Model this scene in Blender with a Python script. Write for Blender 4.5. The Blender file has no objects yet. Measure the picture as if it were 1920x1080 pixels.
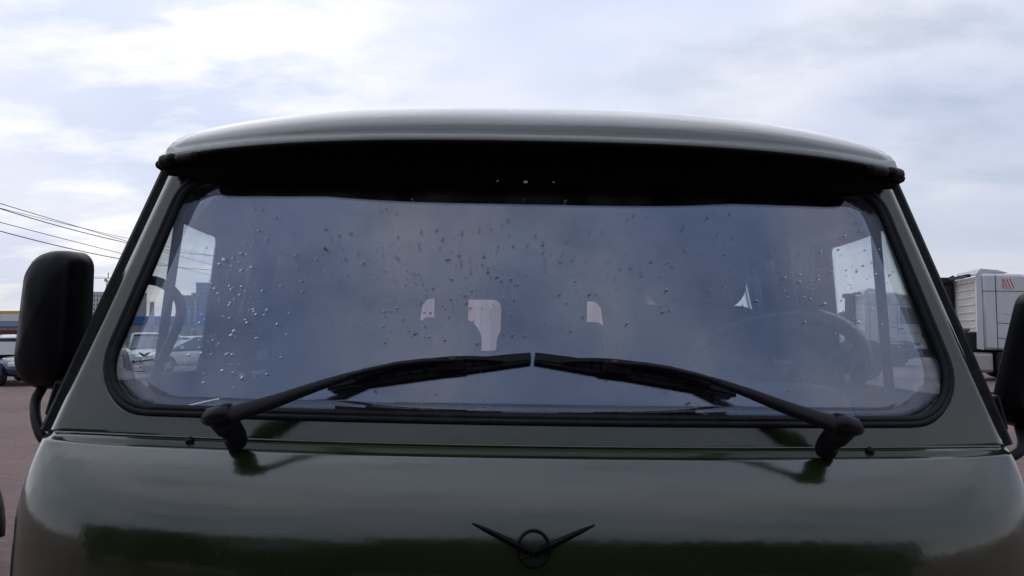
import bpy, bmesh, math, random
from mathutils import Vector, Matrix, noise

scene = bpy.context.scene
COL = scene.collection
R = math.radians
rnd = random.Random(7)

# ------------------------------------------------------------------ camera
cam_d = bpy.data.cameras.new('camera')
cam = bpy.data.objects.new('camera', cam_d)
COL.objects.link(cam)
cam.location = (0.0, 0.0, 1.60)
cam.rotation_euler = (R(90 + 3.48), 0, 0)
cam_d.sensor_width = 36
cam_d.lens = 26.2
cam_d.clip_start = 0.05
cam_d.clip_end = 6000
scene.camera = cam

# ------------------------------------------------------------------ sky, sun, exposure
SUN_EL, SUN_AZ = R(33), R(-24)          # azimuth measured from +Y towards +X
sun_dir = Vector((math.sin(SUN_AZ) * math.cos(SUN_EL), math.cos(SUN_AZ) * math.cos(SUN_EL), math.sin(SUN_EL)))
world = bpy.data.worlds.new('World')
scene.world = world
world.use_nodes = True
wn, wl = world.node_tree.nodes, world.node_tree.links
wn.clear()
def WN(t, **k):
    n = wn.new(t)
    for a, b in k.items():
        setattr(n, a, b)
    return n
w_out = WN('ShaderNodeOutputWorld')
w_bg = WN('ShaderNodeBackground')
w_bg.inputs['Strength'].default_value = 0.1
w_sky = WN('ShaderNodeTexSky', sky_type='NISHITA', sun_disc=False)
w_sky.sun_elevation = SUN_EL
w_sky.sun_rotation = SUN_AZ
w_sky.air_density, w_sky.dust_density, w_sky.ozone_density = 1.0, 1.5, 1.0
w_tc = WN('ShaderNodeTexCoord')
w_nrm = WN('ShaderNodeVectorMath', operation='NORMALIZE')
wl.new(w_tc.outputs['Generated'], w_nrm.inputs[0])
w_sep = WN('ShaderNodeSeparateXYZ')
wl.new(w_nrm.outputs[0], w_sep.inputs[0])
def wmath(op, a, b=None, c=None, clamp=False):
    n = WN('ShaderNodeMath', operation=op, use_clamp=clamp)
    for i, v in enumerate((a, b, c)):
        if v is None:
            continue
        if isinstance(v, (int, float)):
            n.inputs[i].default_value = v
        else:
            wl.new(v, n.inputs[i])
    return n.outputs[0]
zpos = wmath('MAXIMUM', w_sep.outputs[2], 0.0)
den = wmath('ADD', zpos, 0.22)
cx = wmath('DIVIDE', w_sep.outputs[0], den)
cy = wmath('DIVIDE', w_sep.outputs[1], den)
w_cmb = WN('ShaderNodeCombineXYZ')
wl.new(cx, w_cmb.inputs[0]); wl.new(cy, w_cmb.inputs[1])
w_off = WN('ShaderNodeVectorMath', operation='ADD')
w_off.inputs[1].default_value = (3.1, 7.7, 0)
wl.new(w_cmb.outputs[0], w_off.inputs[0])
w_n1 = WN('ShaderNodeTexNoise')
w_n1.inputs['Scale'].default_value = 1.5
w_n1.inputs['Detail'].default_value = 5
w_n1.inputs['Roughness'].default_value = 0.45
w_n1.inputs['Distortion'].default_value = 0.15
wl.new(w_off.outputs[0], w_n1.inputs['Vector'])
w_n2 = WN('ShaderNodeTexNoise')
w_n2.inputs['Scale'].default_value = 2.6
w_n2.inputs['Detail'].default_value = 6
w_n2.inputs['Roughness'].default_value = 0.55
w_off2 = WN('ShaderNodeVectorMath', operation='MULTIPLY_ADD')
w_off2.inputs[1].default_value = (1.0, 1.6, 1); w_off2.inputs[2].default_value = (11.3, -4.2, 5)
wl.new(w_cmb.outputs[0], w_off2.inputs[0])
wl.new(w_off2.outputs[0], w_n2.inputs['Vector'])
# brightness of the cloud deck
w_r1 = WN('ShaderNodeValToRGB')
w_r1.color_ramp.elements[0].position = 0.26; w_r1.color_ramp.elements[0].color = (5.9, 6.75, 8.7, 1)
w_r1.color_ramp.elements[1].position = 0.72; w_r1.color_ramp.elements[1].color = (9.0, 9.2, 10.0, 1)
e = w_r1.color_ramp.elements.new(0.5); e.color = (7.2, 7.75, 9.5, 1)
wl.new(w_n1.outputs['Fac'], w_r1.inputs[0])
# cover (holes show the blue sky)
w_r2 = WN('ShaderNodeMapRange')
w_r2.inputs['From Min'].default_value = 0.34; w_r2.inputs['From Max'].default_value = 0.55
w_r2.inputs['To Min'].default_value = 0.62; w_r2.inputs['To Max'].default_value = 0.97
wl.new(w_n2.outputs['Fac'], w_r2.inputs['Value'])
# glow of the veiled sun
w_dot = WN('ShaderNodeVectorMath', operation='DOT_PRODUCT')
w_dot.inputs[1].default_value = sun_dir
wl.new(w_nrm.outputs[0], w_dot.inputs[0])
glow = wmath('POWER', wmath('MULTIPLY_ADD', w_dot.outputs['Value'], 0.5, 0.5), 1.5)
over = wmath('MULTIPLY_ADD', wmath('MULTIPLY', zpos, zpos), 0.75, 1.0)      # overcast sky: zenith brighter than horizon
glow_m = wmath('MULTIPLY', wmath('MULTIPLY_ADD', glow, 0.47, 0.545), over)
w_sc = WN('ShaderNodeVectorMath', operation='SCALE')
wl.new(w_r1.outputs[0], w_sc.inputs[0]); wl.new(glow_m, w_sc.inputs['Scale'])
w_mix = WN('ShaderNodeMix', data_type='RGBA')
wl.new(w_r2.outputs[0], w_mix.inputs[0])
wl.new(w_sky.outputs[0], w_mix.inputs[6]); wl.new(w_sc.outputs[0], w_mix.inputs[7])
# warm, milky band along the horizon
hz = wmath('POWER', wmath('SUBTRACT', 1.0, zpos, clamp=True), 14.0)
w_mix2 = WN('ShaderNodeMix', data_type='RGBA')
wl.new(wmath('MULTIPLY', hz, 0.55), w_mix2.inputs[0])
wl.new(w_mix.outputs[2], w_mix2.inputs[6])
w_mix2.inputs[7].default_value = (7.9, 7.6, 7.8, 1)
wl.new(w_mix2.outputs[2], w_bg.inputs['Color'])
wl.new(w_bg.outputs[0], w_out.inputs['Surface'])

sun_d = bpy.data.lights.new('sun', 'SUN')
sun_d.energy = 0.6
sun_d.angle = R(120)
sun_d.color = (1.0, 0.95, 0.88)
sun = bpy.data.objects.new('sun', sun_d)
COL.objects.link(sun)
sun.rotation_euler = (-sun_dir).to_track_quat('-Z', 'Y').to_euler()

scene.view_settings.view_transform = 'Standard'
scene.view_settings.look = 'None'
scene.view_settings.gamma = 1
scene.view_settings.exposure = 0.0
scene.render.engine = 'CYCLES'
scene.cycles.max_bounces = 10
scene.cycles.transparent_max_bounces = 24
scene.cycles.transmission_bounces = 8
scene.cycles.caustics_reflective = False
scene.cycles.caustics_refractive = False
scene.cycles.use_denoising = True

# ------------------------------------------------------------------ materials
class NT:
    def __init__(s, name):
        s.m = bpy.data.materials.new(name); s.m.use_nodes = True
        s.n, s.l = s.m.node_tree.nodes, s.m.node_tree.links
        s.n.clear()
        s.out = s.n.new('ShaderNodeOutputMaterial')
    def new(s, t, **k):
        n = s.n.new(t)
        for a, b in k.items():
            setattr(n, a, b)
        return n
    def link(s, a, b):
        s.l.new(a, b)
    def noise(s, scale, detail=4, rough=0.55, vec=None, coord='Object', stretch=None, shift=(0, 0, 0)):
        tc = s.new('ShaderNodeTexCoord')
        v = tc.outputs[coord]
        if stretch:
            mp = s.new('ShaderNodeMapping'); mp.inputs['Scale'].default_value = stretch; mp.inputs['Location'].default_value = shift
            s.link(v, mp.inputs[0]); v = mp.outputs[0]
        n = s.new('ShaderNodeTexNoise')
        n.inputs['Scale'].default_value = scale; n.inputs['Detail'].default_value = detail
        n.inputs['Roughness'].default_value = rough
        s.link(v, n.inputs['Vector'])
        return n.outputs['Fac']
    def ramp(s, fac, stops):
        r = s.new('ShaderNodeValToRGB')
        els = r.color_ramp.elements
        while len(els) < len(stops):
            els.new(0.5)
        for e_, (p, c) in zip(els, stops):
            e_.position = p
            e_.color = (c, c, c, 1) if isinstance(c, (int, float)) else (*c, 1)
        s.link(fac, r.inputs[0])
        return r.outputs[0]

def mat(name, color, rough=0.5, metal=0.0, var=0.12, scale=6.0, bump=0.0, bscale=80.0, coat=0.0, coat_rough=0.05, spec=0.5, rvar=0.08, dist=0.01):
    t = NT(name)
    p = t.new('ShaderNodeBsdfPrincipled')
    c0 = tuple(max(0, c * (1 - var)) for c in color); c1 = tuple(min(1, c * (1 + var)) for c in color)
    f = t.noise(scale, 5)
    t.link(t.ramp(f, [(0.3, c0), (0.7, c1)]), p.inputs['Base Color'])
    t.link(t.ramp(f, [(0.3, max(0.0, rough - rvar)), (0.7, min(1, rough + rvar))]), p.inputs['Roughness'])
    p.inputs['Metallic'].default_value = metal
    p.inputs['Specular IOR Level'].default_value = spec
    p.inputs['Coat Weight'].default_value = coat
    p.inputs['Coat Roughness'].default_value = coat_rough
    if bump:
        b = t.new('ShaderNodeBump'); b.inputs['Strength'].default_value = bump; b.inputs['Distance'].default_value = dist
        t.link(t.noise(bscale, 3), b.inputs['Height']); t.link(b.outputs[0], p.inputs['Normal'])
    t.link(p.outputs[0], t.out.inputs['Surface'])
    return t.m

GLASS_SHIFT = (4.3, 0, 0)
def glass_mat(name, tint=(0.93, 0.96, 0.96), r0=0.045, dirt=0.03, dirt_col=(0.5, 0.5, 0.52), streak=False, rough=0.0):
    """thin pane: transparent + mirror by a Schlick term, with a little dust"""
    t = NT(name)
    lw = t.new('ShaderNodeLayerWeight'); lw.inputs['Blend'].default_value = 0.5
    p5 = t.new('ShaderNodeMath', operation='POWER'); p5.inputs[1].default_value = 5
    t.link(lw.outputs['Facing'], p5.inputs[0])
    fr = t.new('ShaderNodeMath', operation='MULTIPLY_ADD'); fr.inputs[1].default_value = 1 - r0; fr.inputs[2].default_value = r0
    t.link(p5.outputs[0], fr.inputs[0])
    tr = t.new('ShaderNodeBsdfTransparent'); tr.inputs[0].default_value = (*tint, 1)
    gl = t.new('ShaderNodeBsdfGlossy'); gl.inputs['Roughness'].default_value = rough
    gl.inputs['Color'].default_value = (0.97, 0.98, 1.0, 1)
    if streak:      # uneven reflection painted into the mirror colour, bluish to lilac patches
        t.link(t.ramp(t.noise(2.6, 4, 0.55, stretch=(1.3, 1, 0.5), shift=GLASS_SHIFT), [(0.34, (0.54, 0.66, 0.90)), (0.52, (0.74, 0.81, 1.0)), (0.68, (0.93, 0.92, 1.0))]), gl.inputs['Color'])
    m1 = t.new('ShaderNodeMixShader')
    t.link(fr.outputs[0], m1.inputs[0]); t.link(tr.outputs[0], m1.inputs[1]); t.link(gl.outputs[0], m1.inputs[2])
    df = t.new('ShaderNodeBsdfDiffuse'); df.inputs[0].default_value = (*dirt_col, 1)
    m2 = t.new('ShaderNodeMixShader')
    if streak:
        a = t.noise(2.6, 6, 0.6, stretch=(2.2, 1, 0.3))
        b = t.noise(14.0, 4, 0.6, stretch=(1.0, 1, 0.3))
        mm = t.new('ShaderNodeMath', operation='MULTIPLY'); t.link(a, mm.inputs[0]); t.link(b, mm.inputs[1])
        f = t.ramp(mm.outputs[0], [(0.18, 0.15 * dirt), (0.34, 2.4 * dirt)])
    else:
        f = t.ramp(t.noise(7.0, 5), [(0.3, 0.5 * dirt), (0.7, 1.6 * dirt)])
    t.link(f, m2.inputs[0]); t.link(m1.outputs[0], m2.inputs[1]); t.link(df.outputs[0], m2.inputs[2])
    t.link(m2.outputs[0], t.out.inputs['Surface'])
    return t.m

def paint_mat():
    t = NT('olive_paint')
    p = t.new('ShaderNodeBsdfPrincipled')
    f = t.noise(3.0, 6, 0.6)
    t.link(t.ramp(f, [(0.3, (0.009, 0.0165, 0.0035)), (0.7, (0.013, 0.0215, 0.0055))]), p.inputs['Base Color'])
    g = t.noise(9.0, 6, 0.65)
    t.link(t.ramp(g, [(0.35, 0.16), (0.7, 0.26)]), p.inputs['Roughness'])
    p.inputs['Specular IOR Level'].default_value = 0.25
    p.inputs['Coat Weight'].default_value = 1.0
    p.inputs["Coat IOR"].default_value = 1.7
    t.link(t.ramp(g, [(0.3, 0.10), (0.75, 0.19)]), p.inputs['Coat Roughness'])
    # dust specks and dried splashes
    vo = t.new('ShaderNodeTexVoronoi'); vo.inputs['Scale'].default_value = 55
    tc = t.new('ShaderNodeTexCoord'); t.link(tc.outputs['Object'], vo.inputs['Vector'])
    sp = t.ramp(vo.outputs['Distance'], [(0.0, 1.0), (0.085, 0.0)])
    gate = t.ramp(t.noise(14, 4), [(0.46, 0.0), (0.60, 1.0)])
    mu = t.new('ShaderNodeMath', operation='MULTIPLY'); t.link(sp, mu.inputs[0]); t.link(gate, mu.inputs[1])
    mu3 = t.new('ShaderNodeMath', operation='MULTIPLY'); t.link(mu.outputs[0], mu3.inputs[0]); mu3.inputs[1].default_value = 0.75
    d = t.new('ShaderNodeBsdfDiffuse'); d.inputs[0].default_value = (0.16, 0.14, 0.11, 1)
    mx = t.new('ShaderNodeMixShader'); t.link(mu3.outputs[0], mx.inputs[0])
    b = t.new('ShaderNodeBump'); b.inputs['Strength'].default_value = 0.05; b.inputs['Distance'].default_value = 0.01
    t.link(t.noise(26, 2), b.inputs['Height'])
    b2 = t.new('ShaderNodeBump'); b2.inputs['Strength'].default_value = 0.12; b2.inputs['Distance'].default_value = 0.012
    t.link(t.noise(3.2, 2), b2.inputs['Height']); t.link(b.outputs[0], b2.inputs['Normal'])
    t.link(b2.outputs[0], p.inputs['Normal']); t.link(b2.outputs[0], p.inputs['Coat Normal'])
    t.link(p.outputs[0], mx.inputs[1]); t.link(d.outputs[0], mx.inputs[2])
    t.link(mx.outputs[0], t.out.inputs['Surface'])
    return t.m

def ground_mat():
    t = NT('gravelly_asphalt')
    p = t.new('ShaderNodeBsdfPrincipled'); p.inputs['Roughness'].default_value = 0.92
    a = t.noise(0.35, 6, 0.6); b = t.noise(9.0, 5, 0.7); c = t.noise(70.0, 3, 0.7)
    m = t.new('ShaderNodeMath', operation='MULTIPLY_ADD'); m.inputs[1].default_value = 0.45
    t.link(b, m.inputs[0])
    m0 = t.new('ShaderNodeMath', operation='MULTIPLY'); m0.inputs[1].default_value = 0.3; t.link(a, m0.inputs[0]); t.link(m0.outputs[0], m.inputs[2])
    m2 = t.new('ShaderNodeMath', operation='MULTIPLY_ADD'); m2.inputs[1].default_value = 0.25; t.link(c, m2.inputs[0]); t.link(m.outputs[0], m2.inputs[2])
    t.link(t.ramp(m2.outputs[0], [(0.36, (0.085, 0.053, 0.046)), (0.5, (0.152, 0.096, 0.083)), (0.66, (0.235, 0.160, 0.142))]), p.inputs['Base Color'])
    bp = t.new('ShaderNodeBump'); bp.inputs['Strength'].default_value = 0.6; bp.inputs['Distance'].default_value = 0.02
    t.link(m2.outputs[0], bp.inputs['Height']); t.link(bp.outputs[0], p.inputs['Normal'])
    t.link(p.outputs[0], t.out.inputs['Surface'])
    return t.m

M = {}
M['paint'] = paint_mat()
M['ground'] = ground_mat()
M['rubber'] = mat('black_rubber', (0.006, 0.006, 0.009), 0.55, var=0.35, scale=30, bump=0.15, bscale=200, dist=0.002, spec=0.2)
M['dirty_rubber'] = mat('dusty_black_rubber', (0.011, 0.011, 0.014), 0.6, var=0.7, scale=45, bump=0.4, bscale=150, dist=0.002, spec=0.25)
M['plastic'] = mat('black_plastic', (0.0025, 0.0025, 0.0045), 0.40, var=0.2, scale=20, bump=0.12, bscale=500, dist=0.001, spec=0.16)
M['visor'] = mat('matt_black_visor', (0.002, 0.002, 0.002), 0.7, var=0.2, spec=0.05)
M['wiper'] = mat('wiper_black', (0.004, 0.004, 0.007), 0.36, var=0.2, spec=0.25)
M['steel'] = mat('bright_steel', (0.6, 0.6, 0.6), 0.3, metal=1)
M['brown_clip'] = mat('brown_clip', (0.09, 0.045, 0.02), 0.5)
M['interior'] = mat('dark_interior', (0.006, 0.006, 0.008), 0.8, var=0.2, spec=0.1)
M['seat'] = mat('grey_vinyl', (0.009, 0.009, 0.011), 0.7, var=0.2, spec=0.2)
M['wheelrim'] = mat('black_bakelite', (0.02, 0.02, 0.022), 0.25, spec=0.6)
M['dash'] = mat('dark_dash', (0.05, 0.052, 0.058), 0.6, spec=0.3)
M['grab'] = mat('grey_tube', (0.05, 0.05, 0.055), 0.45)
M['glass'] = glass_mat('windscreen_glass', tint=(0.965, 0.98, 0.985), r0=0.15, dirt=0.02, streak=True)
M['sideglass'] = glass_mat('door_glass', r0=0.03, dirt=0.012)
M['mirror'] = mat('mirror_glass', (0.9, 0.9, 0.9), 0.02, metal=1, var=0.0, rvar=0.0)
M['tyre'] = mat('tyre', (0.016, 0.016, 0.016), 0.8, bump=0.4, bscale=60)
M['rim'] = mat('rim_grey', (0.35, 0.36, 0.37), 0.4, metal=0.7)
M['mark'] = mat('etched_mark', (0.02, 0.02, 0.025), 0.8)
M['seed'] = mat('yellow_seed', (0.35, 0.2, 0.03), 0.8)
M['lamp'] = mat('lamp_glass', (0.7, 0.72, 0.75), 0.08, spec=0.8)
M['carglass'] = mat('dark_car_glass', (0.06, 0.075, 0.09), 0.05, spec=0.8, rvar=0.02)
M['white_paint'] = mat('white_car_paint', (0.72, 0.72, 0.73), 0.25, coat=0.6, var=0.04)
M['cream_paint'] = mat('pearl_white_paint', (0.66, 0.66, 0.65), 0.25, coat=0.6, var=0.04)
M['navy_paint'] = mat('navy_car_paint', (0.012, 0.022, 0.07), 0.2, coat=0.8, var=0.1)
M['black_paint'] = mat('blue_black_paint', (0.006, 0.009, 0.02), 0.3, coat=0.2, var=0.1)
M['silver'] = mat('silver_truck_paint', (0.52, 0.535, 0.57), 0.32, metal=0.25, coat=0.5, var=0.05, scale=1.5)
M['offwhite'] = mat('offwhite_truck_panel', (0.55, 0.54, 0.50), 0.5, var=0.1, scale=2)
M['chassis'] = mat('chassis_black', (0.012, 0.012, 0.013), 0.7)
M['alu'] = mat('brushed_tank', (0.42, 0.41, 0.39), 0.45, metal=0.6, var=0.12)
M['red'] = mat('signal_red', (0.42, 0.03, 0.025), 0.5)
M['redtape'] = mat('red_tape', (0.55, 0.06, 0.05), 0.4)
M['whitetape'] = mat('white_tape', (0.78, 0.78, 0.78), 0.4)
M['orange'] = mat('orange_band', (0.62, 0.16, 0.06), 0.4)

# ------------------------------------------------------------------ mesh helpers
def tag(o, label=None, cat=None, group=None, kind=None):
    if label: o['label'] = label
    if cat: o['category'] = cat
    if group: o['group'] = group
    if kind: o['kind'] = kind
    return o
def empty(name, loc=(0, 0, 0), parent=None):
    o = bpy.data.objects.new(name, None); COL.objects.link(o)
    o.location = loc; o.empty_display_size = 0.2
    if parent: o.parent = parent
    return o
def link_mesh(name, verts, faces, m, parent=None, smooth=True, solid=0.0, offset=-1.0, sub=0, bevel=0.0):
    me = bpy.data.meshes.new(name)
    me.from_pydata([tuple(v) for v in verts], [], faces)
    me.validate()
    o = bpy.data.objects.new(name, me); COL.objects.link(o)
    me.materials.append(M[m] if isinstance(m, str) else m)
    if smooth:
        for p in me.polygons: p.use_smooth = True
    if solid:
        md = o.modifiers.new('thickness', 'SOLIDIFY'); md.thickness = solid; md.offset = offset
    if bevel:
        md = o.modifiers.new('bevel', 'BEVEL'); md.width = bevel; md.segments = 2; md.limit_method = 'ANGLE'; md.angle_limit = R(40)
    if sub:
        md = o.modifiers.new('sub', 'SUBSURF'); md.levels = sub; md.render_levels = sub
    if parent: o.parent = parent
    return o
class MB:
    """collects shapes into one mesh"""
    def __init__(s):
        s.v, s.f = [], []
    def add(s, v, f):
        k = len(s.v); s.v += [Vector(q) for q in v]; s.f += [tuple(i + k for i in q) for q in f]
        return s
    def box(s, c, size, rz=0.0, rx=0.0, ry=0.0):
        a, b, h = (q / 2 for q in size)
        rot = Matrix.Rotation(rz, 3, 'Z') @ Matrix.Rotation(ry, 3, 'Y') @ Matrix.Rotation(rx, 3, 'X')
        v = [rot @ Vector((x * a, y * b, z * h)) + Vector(c) for x in (-1, 1) for y in (-1, 1) for z in (-1, 1)]
        return s.add(v, [(0, 1, 3, 2), (4, 6, 7, 5), (0, 4, 5, 1), (2, 3, 7, 6), (0, 2, 6, 4), (1, 5, 7, 3)])
    def tube(s, path, rad, n=10, closed=False, cap=True, sec=None, up=None):
        """sweep; sec = list of (a, b) section points (a along side, b along up)"""
        P = [Vector(p) for p in path]; L = len(P)
        rads = rad if isinstance(rad, (list, tuple)) else [rad] * L
        sec0 = sec or [(math.cos(2 * math.pi * k / n), math.sin(2 * math.pi * k / n)) for k in range(n)]
        n = len(sec0); vs = []; prev = None
        for i, p in enumerate(P):
            if closed: t = P[(i + 1) % L] - P[i - 1]
            else: t = P[min(i + 1, L - 1)] - P[max(i - 1, 0)]
            t.normalize()
            if up is not None: u = Vector(up(p) if callable(up) else up)
            elif prev is None: u = Vector((0, 0, 1)) if abs(t.z) < 0.9 else Vector((0, 1, 0))
            else: u = prev
            u = (u - t * u.dot(t)); u.normalize(); prev = u
            sd = t.cross(u)
            for a, b in sec0: vs.append(p + (sd * a + u * b) * rads[i])
        fs = []
        for i in range(L if closed else L - 1):
            j = (i + 1) % L
            for k in range(n):
                q = (k + 1) % n
                fs.append((i * n + k, j * n + k, j * n + q, i * n + q))
        if cap and not closed:
            fs.append(tuple(range(n))[::-1]); fs.append(tuple((L - 1) * n + k for k in range(n)))
        return s.add(vs, fs)
    def lathe(s, prof, c=(0, 0, 0), axis='Z', n=24):
        """prof = [(r, h)]"""
        vs = []
        for r, h in prof:
            for k in range(n):
                a = 2 * math.pi * k / n; x, y = r * math.cos(a), r * math.sin(a)
                q = {'Z': (x, y, h), 'Y': (x, h, y), 'X': (h, x, y)}[axis]
                vs.append(Vector(q) + Vector(c))
        fs = [(i * n + k, i * n + (k + 1) % n, (i + 1) * n + (k + 1) % n, (i + 1) * n + k) for i in range(len(prof) - 1) for k in range(n)]
        fs.append(tuple(range(n))[::-1]); fs.append(tuple((len(prof) - 1) * n + k for k in range(n)))
        return s.add(vs, fs)
    def prism(s, pts, axis_fn, a, b):
        """extrude a 2D polygon between depth a and b; axis_fn(u, v, d) -> xyz"""
        n = len(pts)
        v = [axis_fn(u, w, a) for u, w in pts] + [axis_fn(u, w, b) for u, w in pts]
        f = [tuple(range(n))[::-1], tuple(range(n, 2 * n))] + [(k, (k + 1) % n, n + (k + 1) % n, n + k) for k in range(n)]
        return s.add(v, f)
    def build(s, name, m, parent=None, smooth=False, **k):
        me_o = link_mesh(name, s.v, s.f, m, parent, smooth, **k)
        bm = bmesh.new(); bm.from_mesh(me_o.data); bmesh.ops.recalc_face_normals(bm, faces=bm.faces); bm.to_mesh(me_o.data); bm.free()
        return me_o
def auto_smooth(o, ang=35):
    for p in o.data.polygons: p.use_smooth = True
    bm = bmesh.new(); bm.from_mesh(o.data)
    for e_ in bm.edges:
        if len(e_.link_faces) == 2 and e_.calc_face_angle(0) > R(ang): e_.smooth = False
    bm.to_mesh(o.data); bm.free()
    return o
def copy_tree(o, parent=None):
    c = o.copy(); COL.objects.link(c); c.parent = parent
    for ch in o.children: copy_tree(ch, c)
    return c
def catmull(pts, per=6):
    P = [Vector(p) for p in pts]; out = []
    for i in range(len(P) - 1):
        p0, p1, p2, p3 = P[max(i - 1, 0)], P[i], P[i + 1], P[min(i + 2, len(P) - 1)]
        for k in range(per):
            t = k / per
            out.append(0.5 * ((2 * p1) + (p2 - p0) * t + (2 * p0 - 5 * p1 + 4 * p2 - p3) * t * t + (3 * p1 - p0 - 3 * p2 + p3) * t ** 3))
    out.append(P[-1]); return out
def rounded_poly(corners, radii, k=8, m=10):
    """2D closed outline: k+1 points on each corner arc, m-1 between arcs"""
    n = len(corners); C = [Vector(c) for c in corners]; arcs = []
    for i in range(n):
        a = (C[i - 1] - C[i]).normalized(); b = (C[(i + 1) % n] - C[i]).normalized()
        ang = math.acos(max(-1, min(1, a.dot(b)))); r = radii[i] if isinstance(radii, (list, tuple)) else radii
        d = r / math.tan(ang / 2); cen = C[i] + (a + b).normalized() * (r / math.sin(ang / 2))
        s0, s1 = C[i] + a * d, C[i] + b * d
        v0, v1 = s0 - cen, s1 - cen
        tot = math.atan2(v0.x * v1.y - v0.y * v1.x, v0.dot(v1))
        arc = []
        for q in range(k + 1):
            t = tot * q / k; c_, s_ = math.cos(t), math.sin(t)
            arc.append(cen + Vector((v0.x * c_ - v0.y * s_, v0.x * s_ + v0.y * c_)))
        arcs.append(arc)
    out = []
    for i in range(n):
        out += arcs[i]; p, q = arcs[i][-1], arcs[(i + 1) % n][0]
        out += [p.lerp(q, t / m) for t in range(1, m)]
    return out
def ring_panel(name, outer, inner, fn, m, parent, rows=8, solid=0.003, offset=-1.0):
    n = len(outer); v = []; f = []
    for r in range(rows + 1):
        t = r / rows
        for a, b in zip(outer, inner):
            q = a.lerp(b, t); v.append(fn(q.x, q.y))
    for r in range(rows):
        for k in range(n):
            q = (k + 1) % n
            f.append((r * n + k, r * n + q, (r + 1) * n + q, (r + 1) * n + k))
    o = link_mesh(name, v, f, m, parent, True, solid=solid, offset=offset)
    return o
def fill_panel(name, outline, fn, m, parent, rows=6, solid=0.004, offset=0.0):
    """a curved sheet filling a convex outline"""
    n = len(outline); c = sum(outline, Vector((0, 0))) / n; v = []; f = []
    for r in range(rows):
        t = 1 - r / rows
        for a in outline:
            q = c + (a - c) * t; v.append(fn(q.x, q.y))
    v.append(fn(c.x, c.y))
    for r in range(rows - 1):
        for k in range(n):
            q = (k + 1) % n; f.append((r * n + k, r * n + q, (r + 1) * n + q, (r + 1) * n + k))
    b = (rows - 1) * n
    for k in range(n): f.append((b + k, b + (k + 1) % n, rows * n))
    return link_mesh(name, v, f, m, parent, True, solid=solid, offset=offset)
def smooth01(t):
    t = max(0, min(1, t)); return t * t * (3 - 2 * t)
#STRUCTURE
# ================================================================== ground
def make_ground():
    nx = 40; v = []; f = []
    # one sheet, denser near the camera, gently uneven, reaching the horizon
    xs = [math.copysign(abs(t) ** 3, t) * 3000 for t in [(-1 + 2 * k / nx) for k in range(nx + 1)]]
    for x in xs:
        for y in xs: v.append((x, y, 0.0))
    n = nx + 1
    for i in range(nx):
        for j in range(nx): f.append((i * n + j, (i + 1) * n + j, (i + 1) * n + j + 1, i * n + j + 1))
    tag(link_mesh('ground', v, f, 'ground', None, False), kind='structure')
make_ground()

F = 1397.0
def PX(px, d): return (px - 960) / F * d          # metres right of the lens axis
def PZ(py, d): return 1.6 + (625 - py) * d / F     # height above the ground

# ================================================================== background, left side
M['conc'] = mat('grey_concrete', (0.56, 0.55, 0.58), 0.85, scale=0.2, var=0.08)
M['bluegrey'] = mat('blue_grey_wall', (0.20, 0.26, 0.36), 0.7, scale=0.2, var=0.08)  # on the far apartment blocks the blue is distance haze put into the colour
M['win'] = mat('far_window', (0.17, 0.18, 0.22), 0.25)
M['hall'] = mat('pale_cladding', (0.42, 0.43, 0.45), 0.6, scale=0.3, var=0.06)
M['blueband'] = mat('blue_fascia', (0.045, 0.20, 0.48), 0.5, var=0.06)
M['whitehall'] = mat('white_cladding', (0.62, 0.62, 0.63), 0.6, scale=0.3, var=0.05)
M['yellow'] = mat('crane_yellow', (0.55, 0.30, 0.02), 0.5)
M['container'] = mat('brown_red_steel', (0.20, 0.045, 0.03), 0.6, scale=2)
M['pole'] = mat('grey_pole', (0.30, 0.30, 0.31), 0.7)
M['cable'] = mat('black_cable', (0.02, 0.02, 0.022), 0.6)
M['beige'] = mat('pinkish_beige_cladding', (0.86, 0.66, 0.62), 0.7, scale=0.5, var=0.06)
M['beige2'] = mat('grey_beige_trim', (0.66, 0.48, 0.45), 0.7, scale=0.5, var=0.06)

win_mesh = {}
def block(name, x0, x1, y, depth, h, m, label, cat='building', bays=8, floors=9, z0=1.5, zstep=3.0, ww=1.3, wh=1.6, parapet=True, group=None):
    root = empty(name, ((x0 + x1) / 2, y, 0))
    w = x1 - x0
    MB().box((0, depth / 2, h / 2), (w, depth, h)).build('wall', m, root)
    if parapet:
        MB().box((0, depth / 2, h + 0.35), (w + 0.5, depth + 0.5, 0.7)).build('parapet', m, root)
        MB().box((w * 0.18, depth / 2, h + 1.7), (w * 0.25, depth * 0.4, 2.0)).build('lift_housing', m, root)
    key = (ww, wh)
    first = None
    for i in range(bays):
        for k in range(floors):
            x = -w / 2 + w * (i + 0.5) / bays; z = z0 + zstep * (k + 0.45)
            if z + wh / 2 > h - 0.3: continue
            if first is None:
                first = MB().box((0, 0, 0), (ww, 0.12, wh)).box((0, -0.09, -wh / 2 - 0.06), (ww + 0.2, 0.2, 0.1)).build('window', 'win', root)
                first.location = (x, -0.02, z)
            else:
                c = first.copy(); COL.objects.link(c); c.parent = root; c.location = (x, -0.02, z)
    for k in range(1, floors):
        if z0 + zstep * k < h - 1: MB().box((0, -0.06, z0 + zstep * k - 0.1), (w, 0.12, 0.22)).build('floor_band', m, root)
    tag(root, label, cat, group)
    return root
block('apartment_block', PX(138, 500), PX(250, 500), 500, 18, PZ(549, 500), 'conc', 'pale grey unfinished apartment block under the tower crane, left of the van', bays=19, floors=9, ww=1.1, wh=1.5)
block('apartment_tower', PX(343, 500), PX(386, 500), 520, 16, PZ(528, 500), 'bluegrey', 'tall blue grey apartment tower seen through the left door window', bays=6, floors=12, ww=1.5, wh=1.6)
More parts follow.
